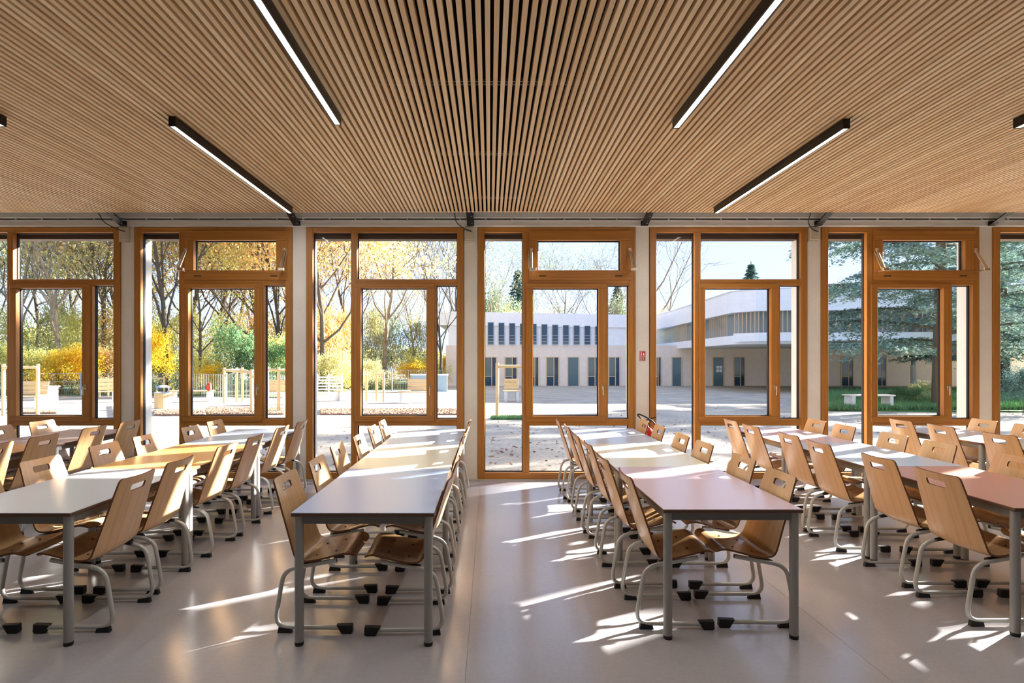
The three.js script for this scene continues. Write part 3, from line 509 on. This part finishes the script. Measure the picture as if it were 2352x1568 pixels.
{ // right wing: upper storey that comes forward, screened by timber slats
  const b = thing('school_wing', 'white upper wing with timber slatted windows right of the yard', 'building', [0, 0, 0]);
  const A = [XA(1547, 44), 44], B = [13.75, 32], Bc = [14.6, 30.8], Cc = [16.5, 30.3], Dd = [44, 30], E = [44, 52], Fq = [A[0], 52], plan = [A, B, Bc, Cc, Dd, E, Fq];
  const prism = (pts, y0, y1) => { const s = new THREE.Shape(pts.map(([x, d]) => new THREE.Vector2(x, d))); const g = new THREE.ExtrudeGeometry(s, { depth: y1 - y0, bevelEnabled: false }); g.rotateX(-Math.PI / 2); g.translate(0, y0, 0); return g; };
  const inset = [[A[0] + 0.5, 44.2], [B[0] + 0.5, 32.3], [Bc[0] + 0.35, 31.2], [Cc[0] + 0.2, 30.8], [43, 30.5], [43, 51], [A[0] + 0.5, 51]];
  part('parapet', prism(plan, 4.22, 5.4), M.render1, b); part('floor_band', prism(plan, 2.42, 2.92), M.render1, b); part('glazed_core', prism(inset, 2.92, 4.22), M.coreGlass, b);
  part('roof_cap', prism(plan.map(([x, d]) => [x + (x < 20 ? -0.04 : 0.04), d]), 5.4, 5.46), M.cap, b);
  part('balcony_front', prism([[13.7, 31.6], [14.55, 30.4], [16.5, 29.9], [30, 29.7], [30, 29.85], [16.5, 30.05], [14.65, 30.55], [13.85, 31.65]], 2.55, 3.02), M.render1, b);
  const path = plan.slice(0, 5), r = rng(9);
  const sl = span(-0.03, 0.03, 2.92, 4.22, -0.02, 0.02), ml = span(-0.05, 0.05, 2.92, 4.22, -0.05, 0.05);
  for (let s = 0; s < 4; s++) {
    const a = V(path[s][0], 0, -path[s][1]), c = V(path[s + 1][0], 0, -path[s + 1][1]), L = Math.min(a.distanceTo(c), 16), dir = c.clone().sub(a).normalize(), ang = Math.atan2(-dir.z, dir.x), nrm = V(-dir.z, 0, dir.x);
    for (let t = 0.15, i = 0; t < L; t += s ? 0.24 : 0.33, i++) { if ((s && i % 14 > 7) || (!s && i % 12 > 9)) { if (i % 3 === 0) { const m = part('window_post', ml, M.farTrim, b); m.position.copy(a).addScaledVector(dir, t).addScaledVector(nrm, -0.25); m.rotation.y = ang; } continue; } const m = part('slat', sl, M.farSlat, b); m.position.copy(a).addScaledVector(dir, t).addScaledVector(nrm, -0.12); m.rotation.y = ang; }
  }
}

// ---------------------------------------------------------------- trees
function woodTree(seed, o) { // unit tree about 10 m tall; returns branch geometry and twig tips
  const r = rng(seed), pos = [], nor = [], uv = [], idx = [], tips = [];
  const seg = (a, b, ra, rb, n) => {
    const d = b.clone().sub(a).normalize(), u = Math.abs(d.y) < 0.95 ? V(0, 1, 0).cross(d).normalize() : V(1, 0, 0).cross(d).normalize(), w = d.clone().cross(u), base = pos.length / 3;
    for (const [p, q, t] of [[a, ra, 0], [b, rb, 1]]) for (let i = 0; i < n; i++) { const c = Math.cos(i / n * 6.2832), s = Math.sin(i / n * 6.2832), k = u.clone().multiplyScalar(c).addScaledVector(w, s); pos.push(p.x + k.x * q, p.y + k.y * q, p.z + k.z * q); nor.push(k.x, k.y, k.z); uv.push(i / n, p.y + t); }
    for (let i = 0; i < n; i++) { const j = (i + 1) % n; idx.push(base + i, base + j, base + n + i, base + j, base + n + j, base + n + i); }
  };
  const grow = (p, dir, len, rad, lev) => {
    const N = lev === 0 ? 7 : lev < 3 ? 4 : 2, n = lev === 0 ? 8 : lev === 1 ? 6 : lev === 2 ? 4 : 3; let a = p.clone(), d = dir.clone(), ra = rad; const pts = [];
    for (let i = 0; i < N; i++) {
      d.add(V((r() - 0.5), (r() - 0.5) * 0.6 + o.up[Math.min(lev, o.up.length - 1)], (r() - 0.5)).multiplyScalar(o.wob * (lev ? 1 : 0.5))).normalize();
      const b = a.clone().addScaledVector(d, len / N), rb = rad * (1 - (i + 1) / N * (lev === 0 ? 0.75 : 0.7)); seg(a, b, ra, rb, n); pts.push([b.clone(), d.clone(), rb]); a = b; ra = rb;
    }
    if (lev >= o.levels) { tips.push(...pts.map((q) => q[0])); return; }
    const kids = o.kids[lev];
    for (let i = 0; i < kids; i++) {
      const t = lev === 0 ? o.clear + (1 - o.clear) * (i + 0.5) / kids : 0.25 + 0.75 * (i + 0.5) / kids, [q, dd, rq] = pts[Math.min(N - 1, Math.floor(t * N))], az = (i * 2.4 + r() * 1.2), ang = o.spread[Math.min(lev, o.spread.length - 1)] * (0.7 + r() * 0.6);
      const u = Math.abs(dd.y) < 0.95 ? V(0, 1, 0).cross(dd).normalize() : V(1, 0, 0), w = dd.clone().cross(u), nd = dd.clone().multiplyScalar(Math.cos(ang)).addScaledVector(u, Math.sin(ang) * Math.cos(az)).addScaledVector(w, Math.sin(ang) * Math.sin(az)).normalize();
      grow(q, nd, len * o.ratio[lev] * (0.75 + r() * 0.5) * (lev === 0 ? 1.15 - t * 0.5 : 1), Math.max(0.010, rq * 0.55), lev + 1);
    }
  };
  grow(V(0, -0.15, 0), V(0.02, 1, 0).normalize(), o.trunk, o.rad, 0);
  const g = new THREE.BufferGeometry(); g.setAttribute('position', new THREE.Float32BufferAttribute(pos, 3)); g.setAttribute('normal', new THREE.Float32BufferAttribute(nor, 3)); g.setAttribute('uv', new THREE.Float32BufferAttribute(uv, 2)); g.setIndex(idx);
  return { g, tips };
}
function leaves(points, n, size, jitter, seed, flat = 0) {
  const r = rng(seed), pos = [], nor = [], col = [], idx = [];
  for (let i = 0; i < n; i++) {
    const p = points[Math.floor(r() * points.length)], c = V(p.x + (r() - 0.5) * jitter, p.y + (r() - 0.5) * jitter * (flat ? 0.35 : 1), p.z + (r() - 0.5) * jitter), s = size * (0.6 + r() * 0.8);
    const u = V(r() - 0.5, (r() - 0.5) * (1 - flat), r() - 0.5).normalize(), w = V(r() - 0.5, (r() - 0.5) * (1 - flat) - 0.1, r() - 0.5).cross(u).normalize().multiplyScalar(1), v = flat ? V(-u.z, (r() - 0.5) * 0.4, u.x).normalize() : w, nn = u.clone().cross(v).normalize(), b = pos.length / 3, k = 0.72 + r() * 0.5, hue = (r() - 0.5) * 0.25;
    for (const [a, q] of [[-0.5, 0], [0, -0.36], [0.5, 0], [0, 0.36]]) { pos.push(c.x + (u.x * a + v.x * q) * s, c.y + (u.y * a + v.y * q) * s, c.z + (u.z * a + v.z * q) * s); nor.push(nn.x, nn.y, nn.z); col.push(k * (1 + hue), k, k * (1 - hue)); }
    idx.push(b, b + 1, b + 2, b, b + 2, b + 3);
  }
  const g = new THREE.BufferGeometry(); g.setAttribute('position', new THREE.Float32BufferAttribute(pos, 3)); g.setAttribute('normal', new THREE.Float32BufferAttribute(nor, 3)); g.setAttribute('color', new THREE.Float32BufferAttribute(col, 3)); g.setIndex(idx); return g;
}
const oakO = { up: [0.1, 0.35, 0.2, 0.1], wob: 0.55, levels: 4, kids: [12, 5, 5, 3], spread: [0.95, 0.7, 0.65, 0.6], ratio: [0.55, 0.55, 0.55, 0.6], clear: 0.14, trunk: 8.5, rad: 0.16 };
const ashO = { ...oakO, up: [0.15, 0.55, 0.35, 0.25], spread: [0.6, 0.5, 0.5, 0.5], kids: [13, 5, 4, 3], clear: 0.12, trunk: 9, rad: 0.13 };
const PROTO = { oak: woodTree(3, oakO), oak2: woodTree(8, { ...oakO, kids: [11, 6, 5, 3], wob: 0.7 }), ash: woodTree(21, ashO), ash2: woodTree(34, { ...ashO, spread: [0.75, 0.55, 0.5, 0.5] }) };
for (const k of Object.keys(PROTO)) { PROTO[k].sparse = leaves(PROTO[k].tips, 4500, 0.12, 0.7, 90); PROTO[k].mid = leaves(PROTO[k].tips, 13000, 0.125, 0.9, 91); PROTO[k].full = leaves(PROTO[k].tips, 26000, 0.135, 1.1, 92); }
function tree(label, kind, x, d, h, bark, leaf, density, turn = 0, group = 'trees of the wood', name = 'tree') {
  const t = thing(name, label, 'tree', [XA(x, d), G(d), -d], turn, group); t.scale.set(h / 10 * 0.95, h / 10, h / 10 * 0.95);
  part('trunk_and_branches', PROTO[kind].g, bark, t); if (density) part('foliage', PROTO[kind][density], LEAF[leaf], t, null, 'stuff');
}
tree('tall tree of sparse lime leaves at the far left edge', 'ash', 40, 33, 12.5, M.barkPale, 'lime', 'mid', 1);
tree('pale branching tree above the yellow bush, left window', 'ash2', 140, 30, 12, M.barkPale, 'lime', 'sparse', 2);
tree('tree with scattered gold leaves beside the first pillar', 'oak', 235, 36, 13, M.bark, 'gold', 'mid', 0.4);
tree('olive leaved tree behind the first pillar', 'oak2', 290, 40, 13, M.bark, 'olive', 'mid', 2.2);
tree('dark trunked tree in the narrow pane right of the first pillar', 'ash', 378, 29, 13, M.barkDark, 'olive', 'sparse', 4);
tree('pinkish brown leaved tree behind the second top light', 'oak', 500, 40, 14.5, M.bark, 'rust', 'full', 5);
tree('orange leaved tree left of the second pillar', 'oak2', 600, 37, 14, M.bark, 'orange', 'full', 1.3);
tree('lime leaved tree behind the green holly bush', 'ash2', 455, 34, 9.5, M.bark, 'lime', 'mid', 0.2);
tree('thin tree behind the stake pair by the second pillar', 'ash', 640, 33, 12, M.barkDark, 'lime', 'sparse', 3.1);
tree('dense golden tree just right of the second pillar', 'oak', 745, 33, 12.5, M.bark, 'gold', 'full', 2.7);
tree('golden tree left of the large bare tree', 'oak2', 805, 39, 11, M.bark, 'orange', 'mid', 0.9);
tree('large bare tree with forked trunk left of the white building', 'oak', 885, 40, 13.5, M.barkPale, 'lime', 'sparse', 4.4, 'bare trees');
tree('slender bare tree behind the large forked tree', 'ash2', 955, 46, 9, M.barkPale, 'olive', 'sparse', 1.9, 'bare trees');
tree('dark leaning bare tree at the left corner of the white building', 'ash', 1012, 37, 9, M.barkDark, null, null, 3.3, 'bare trees');
tree('bare tree rising over the roof left of the central pillar', 'ash', 1045, 56, 18, M.bark, null, null, 0.7, 'bare trees');
tree('bare tree behind the white building, right of the central pillar', 'oak2', 1125, 62, 15, M.barkPale, 'grey', 'sparse', 2, 'bare trees');
tree('spreading bare tree behind the middle of the white roof', 'oak', 1300, 60, 11.5, M.bark, 'grey', 'sparse', 0.3, 'bare trees');
tree('bare branching tree behind the roof beside the third window mullion', 'oak2', 1372, 58, 11, M.bark, null, null, 5.1, 'bare trees');
tree('wide bare tree left of the slatted wing', 'oak', 1512, 56, 18, M.bark, null, null, 1.6, 'bare trees');
tree('ivy clad tree at the corner of the slatted wing', 'ash2', 1532, 54, 5.0, M.barkPale, 'lime', 'sparse', 1.6, 'bare trees');
for (const [x, d, h, k, lf, lab] of [[-60, 40, 13, 'oak', 'olive', 'olive tree beyond the left edge of the windows'], [95, 46, 14, 'oak2', 'lime', 'back row tree left, seen between nearer trunks'], [180, 48, 14, 'oak', 'olive', 'olive tree in the back row of the leftmost window'], [340, 46, 15, 'oak', 'rust', 'rust tinted tree in the back row by the first pillar'], [430, 47, 15, 'oak2', 'orange', 'orange tinted tree in the back row behind the holly'], [545, 50, 16, 'oak', 'rust', 'rust tinted tree high behind the second top light'], [690, 47, 15, 'oak2', 'olive', 'olive tree in the back row behind the second pillar']]) tree(lab, k, x, d, h, M.bark, lf, 'mid', x * 0.01);
// bare trees standing right of the view, whose branches stripe the yard with shadow
for (const [x, z, h, k, a] of [[27.5, -25.5, 10, 'ash2', 0.5]]) { const t = thing('tree', 'bare tree standing right of the yard, beyond the rightmost window' , 'tree', [x, G(-z), z], a, 'bare trees'); t.scale.setScalar(h / 10); part('trunk_and_branches', PROTO[k].g, M.bark, t); }

// bushes: clumped leaf masses on short stems
const BUSH = [1, 2, 3].map((s) => {
  const w = woodTree(300 + s, { up: [0.1, 0.25, 0.1, 0.05], wob: 0.6, levels: 3, kids: [13, 6, 5], spread: [1.0, 0.75, 0.7], ratio: [0.62, 0.5, 0.5], clear: 0.02, trunk: 7.5, rad: 0.10 });
  const g = w.g, lf = leaves(w.tips, 9000, 0.28, 1.5, 210 + s), thin = leaves(w.tips, 4200, 0.26, 1.6, 240 + s), bb = new THREE.Box3().setFromBufferAttribute(lf.attributes.position), k = 1 / Math.max(-bb.min.x, bb.max.x, -bb.min.z, bb.max.z), q = 1 / bb.max.y;
  for (const x of [g, lf, thin]) x.scale(k * 1.15, q, k * 1.15);
  for (const x of [lf, thin]) { x.deleteAttribute('normal'); x.computeVertexNormals(); }
  return { g: lf, thin, st: g };
});
function bush(label, x, d, w, h, leaf, v = 0, group = 'bushes at the edge of the wood') {
  const t = thing('bush', label, 'bush', [XA(x, d), G(d) - h * 0.17, -d], x * 0.013, group); t.scale.set(w, h * 1.17, w);
  part('stems', BUSH[v % 3].st, M.barkDark, t); part('foliage', BUSH[v % 3][/understorey|thicket/.test(group) ? 'thin' : 'g'], LEAF[leaf], t, null, 'stuff');
}
[[60, 29, 1.9, 3.1, 'lime', 'lime bush behind the leftmost stake frame'], [130, 28.5, 1.9, 2.9, 'yellow', 'bright yellow bush behind the leftmost casement'], [185, 29, 1.7, 2.7, 'yellow', 'bright yellow bush left of the narrow pane'], [238, 30, 1.8, 3.0, 'gold', 'golden bush above the lounger bench'], [10, 29, 1.8, 3.2, 'deep', 'dark bush at the left edge'], [368, 29, 1.2, 3.9, 'yellow', 'upright golden yellow bush above the round bin'], [400, 30, 1.7, 2.2, 'deep', 'dark ivy bush above the bin'], [460, 28.5, 1.3, 2.6, 'lime', 'yellow green bush left of the holly'], [478, 28, 1.1, 1.9, 'yellow', 'low yellow bush before the holly'], [548, 29, 1.9, 4.2, 'green', 'big rounded dark green holly bush'], [628, 29, 1.5, 3.4, 'green', 'green bush behind the second pillar'], [655, 30, 1.4, 3.6, 'lime', 'lime bush right of the holly'], [745, 31, 1.8, 2.6, 'olive', 'olive bush behind the white gate'], [800, 33, 1.7, 2.6, 'lime', 'lime bush right of the white gate'], [738, 36, 2.3, 7.2, 'gold', 'tall golden shrub just right of the second pillar'], [782, 37, 2.0, 6.2, 'orange', 'tall orange shrub left of the middle casement'], [850, 36, 1.8, 2.4, 'olive', 'olive bush at the foot of the bare tree'], [938, 38, 1.9, 2.1, 'yellow', 'yellow bush above the retaining wall'], [975, 40, 2.0, 2.6, 'lime', 'yellow green bush left of the building corner'], [1018, 45, 1.0, 2.8, 'yellow', 'small bright yellow bush at the building corner']].forEach(([x, d, w, h, l, lab], i) => bush(lab, x, d, w, h, l, i));
[[-40, 'olive'], [70, 'lime'], [180, 'olive'], [300, 'olive'], [420, 'lime'], [540, 'olive'], [660, 'olive'], [780, 'lime'], [880, 'olive'], [980, 'lime']].forEach(([x, l], i) => bush('tall backdrop thicket, ' + ORD[i] + ' from the left behind the wood', x, 53, 4.6, i > 7 ? 4 : 6.5, l, i, 'thickets behind the wood'));
[[1100, 66, 4.5, 12.5, 'grey', 'grey green crown above the white roof, right of the central pillar'], [1150, 68, 4, 11.2, 'grey', 'grey green crown between fir and bare tree'], [1190, 66, 3.5, 9.6, 'lime', 'pale green crown just over the white roof'], [1245, 68, 4.5, 9.8, 'olive', 'olive crown over the white roof, left part'], [1425, 66, 3.2, 11, 'grey', 'grey green crown over the right end of the white roof']].forEach(([x, d, w, h, l, lab], i) => bush(lab, x, d, w, h, l, i, 'crowns behind the white building'));
[[20, 34, 2.2, 6.5, 'lime'], [100, 35, 2.4, 6.8, 'olive'], [165, 33, 2.0, 6.0, 'lime'], [215, 37, 2.4, 7.0, 'olive'], [280, 36, 2.4, 6.4, 'gold'], [345, 38, 2.3, 7.0, 'olive'], [410, 36, 2.2, 6.2, 'lime'], [470, 38, 2.3, 6.6, 'lime'], [520, 40, 2.4, 6.6, 'olive'], [590, 38, 2.2, 6.4, 'gold'], [665, 36, 2.2, 6.6, 'olive'], [720, 38, 2.2, 6.6, 'gold'], [770, 40, 2.2, 6.0, 'gold'], [835, 46, 2.4, 5.0, 'olive'], [858, 44, 2.3, 7.4, 'olive'], [905, 47, 2.6, 7.4, 'grey'], [962, 46, 2.2, 6.8, 'olive']].forEach(([x, d, w, h, l], i) => bush('tall airy understorey shrub, ' + ORD[i] + ' from the left among the wood trunks', x, d, w, h, l, i, 'understorey of the wood'));
// firs
const FIR = (() => {
  const r = rng(404), pts = [], st = [bar([0, 0, 0], [0, 1, 0], 0.02, 7, 0.003)];
  for (let y = 0.08; y < 0.98; y += 0.032) { const R = 0.26 * Math.pow(1 - y, 0.85) + 0.008, n = 9; for (let i = 0; i < n; i++) { const a = i / n * 6.28 + y * 40 + r() * 0.3, q = R * (0.85 + r() * 0.25); st.push(bar([0, y, 0], [Math.cos(a) * q, y - 0.03 + q * 0.12, Math.sin(a) * q], 0.004, 4, 0.001)); for (let t = 0.25; t <= 1.02; t += 0.11) pts.push(V(Math.cos(a) * q * t, y - 0.03 * t + q * 0.12 * t, Math.sin(a) * q * t)); } }
  return { g: leaves(pts, 12000, 0.024, 0.026, 405, 0.6), st: merge(st) };
})();
for (const [x, d, h, lab] of [[1725, 70, 14.6, 'pointed fir standing behind the slatted wing'], [1190, 72, 14.2, 'dark fir top right of the narrow pane'], [1418, 74, 12.6, 'fir top over the right end of the white roof']]) { const t = thing('fir_tree', lab, 'tree', [XA(x, d), G(d), -d], x, 'firs'); t.scale.setScalar(h); part('trunk_and_branches', FIR.st, M.barkDark, t); part('foliage', FIR.g, LEAF.fir, t, null, 'stuff'); }
{ // cedar
  const r = rng(505), st = [bar([0, -0.2, 0], [0.15, 11, 0], 0.23, 10, 0.08)], pts = [];
  for (let y = 1.9, i = 0; y < 10.6; y += 0.21, i++) {
    const a = i * 2.4 + r() * 0.5, L = (4.6 - Math.max(0, y - 5) * 0.5) * (0.8 + r() * 0.35), dy = 0.3 + r() * 0.5, e = (t) => [0.05 + Math.cos(a) * L * t, y + dy * t * (1.6 - t * 1.2), Math.sin(a) * L * t];
    st.push(tube([e(0), e(0.35), e(0.7), e(1)], 0.045, 8, 5));
    for (let k = 0; k < 15; k++) { const t = 0.22 + 0.78 * k / 14, p = e(t), b = (k % 2 ? 1 : -1), sl = (1.3 - t * 0.8) * (0.7 + r() * 0.6), ax = -Math.sin(a) * b + Math.cos(a) * 0.6, az = Math.cos(a) * b + Math.sin(a) * 0.6, q = [p[0] + ax * sl, p[1] - 0.12 - r() * 0.55, p[2] + az * sl]; st.push(bar(p, q, 0.014, 4, 0.004)); for (let m = 0; m <= 7; m++) pts.push(V(p[0] + (q[0] - p[0]) * m / 7, p[1] + (q[1] - p[1]) * m / 7, p[2] + (q[2] - p[2]) * m / 7)); }
  }
  const d = 19.5, t = thing('cedar_tree', 'large cedar with layered blue green branches on the right', 'tree', [XA(2156, d), G(d), -d]);
  const wood = merge(st), leafG = leaves(pts, 95000, 0.112, 0.46, 506, 0.5);
  part('trunk_and_branches', wood, M.bark, t); part('foliage', leafG, LEAF.cedar, t, null, 'stuff');
  const u = thing('cedar_tree', 'second cedar farther back at the right edge', 'tree', [XA(2310, 29), G(29), -29], 2); u.scale.setScalar(0.95); part('trunk_and_branches', wood, M.bark, u); part('foliage', leafG, LEAF.cedar, u, null, 'stuff');
}
bush('low lit shrub on the lawn beside the cedar trunk', 2120, 22, 0.8, 1.0, 'olive', 1, 'shrubs on the lawn');
bush('arching blue grey shrub at the right edge behind the last window', 2345, 17, 1.0, 1.75, 'fir', 2, 'shrubs on the lawn');
bush('leafy shrub on the lawn behind the pale bench', 2075, 21, 0.9, 0.8, 'green', 0, 'shrubs on the lawn');

scene.traverse((o) => { if (o.isMesh) { o.castShadow = o.receiveShadow = true; } if (o.material === M.glass) o.castShadow = false; });
renderer.render(scene, camera);
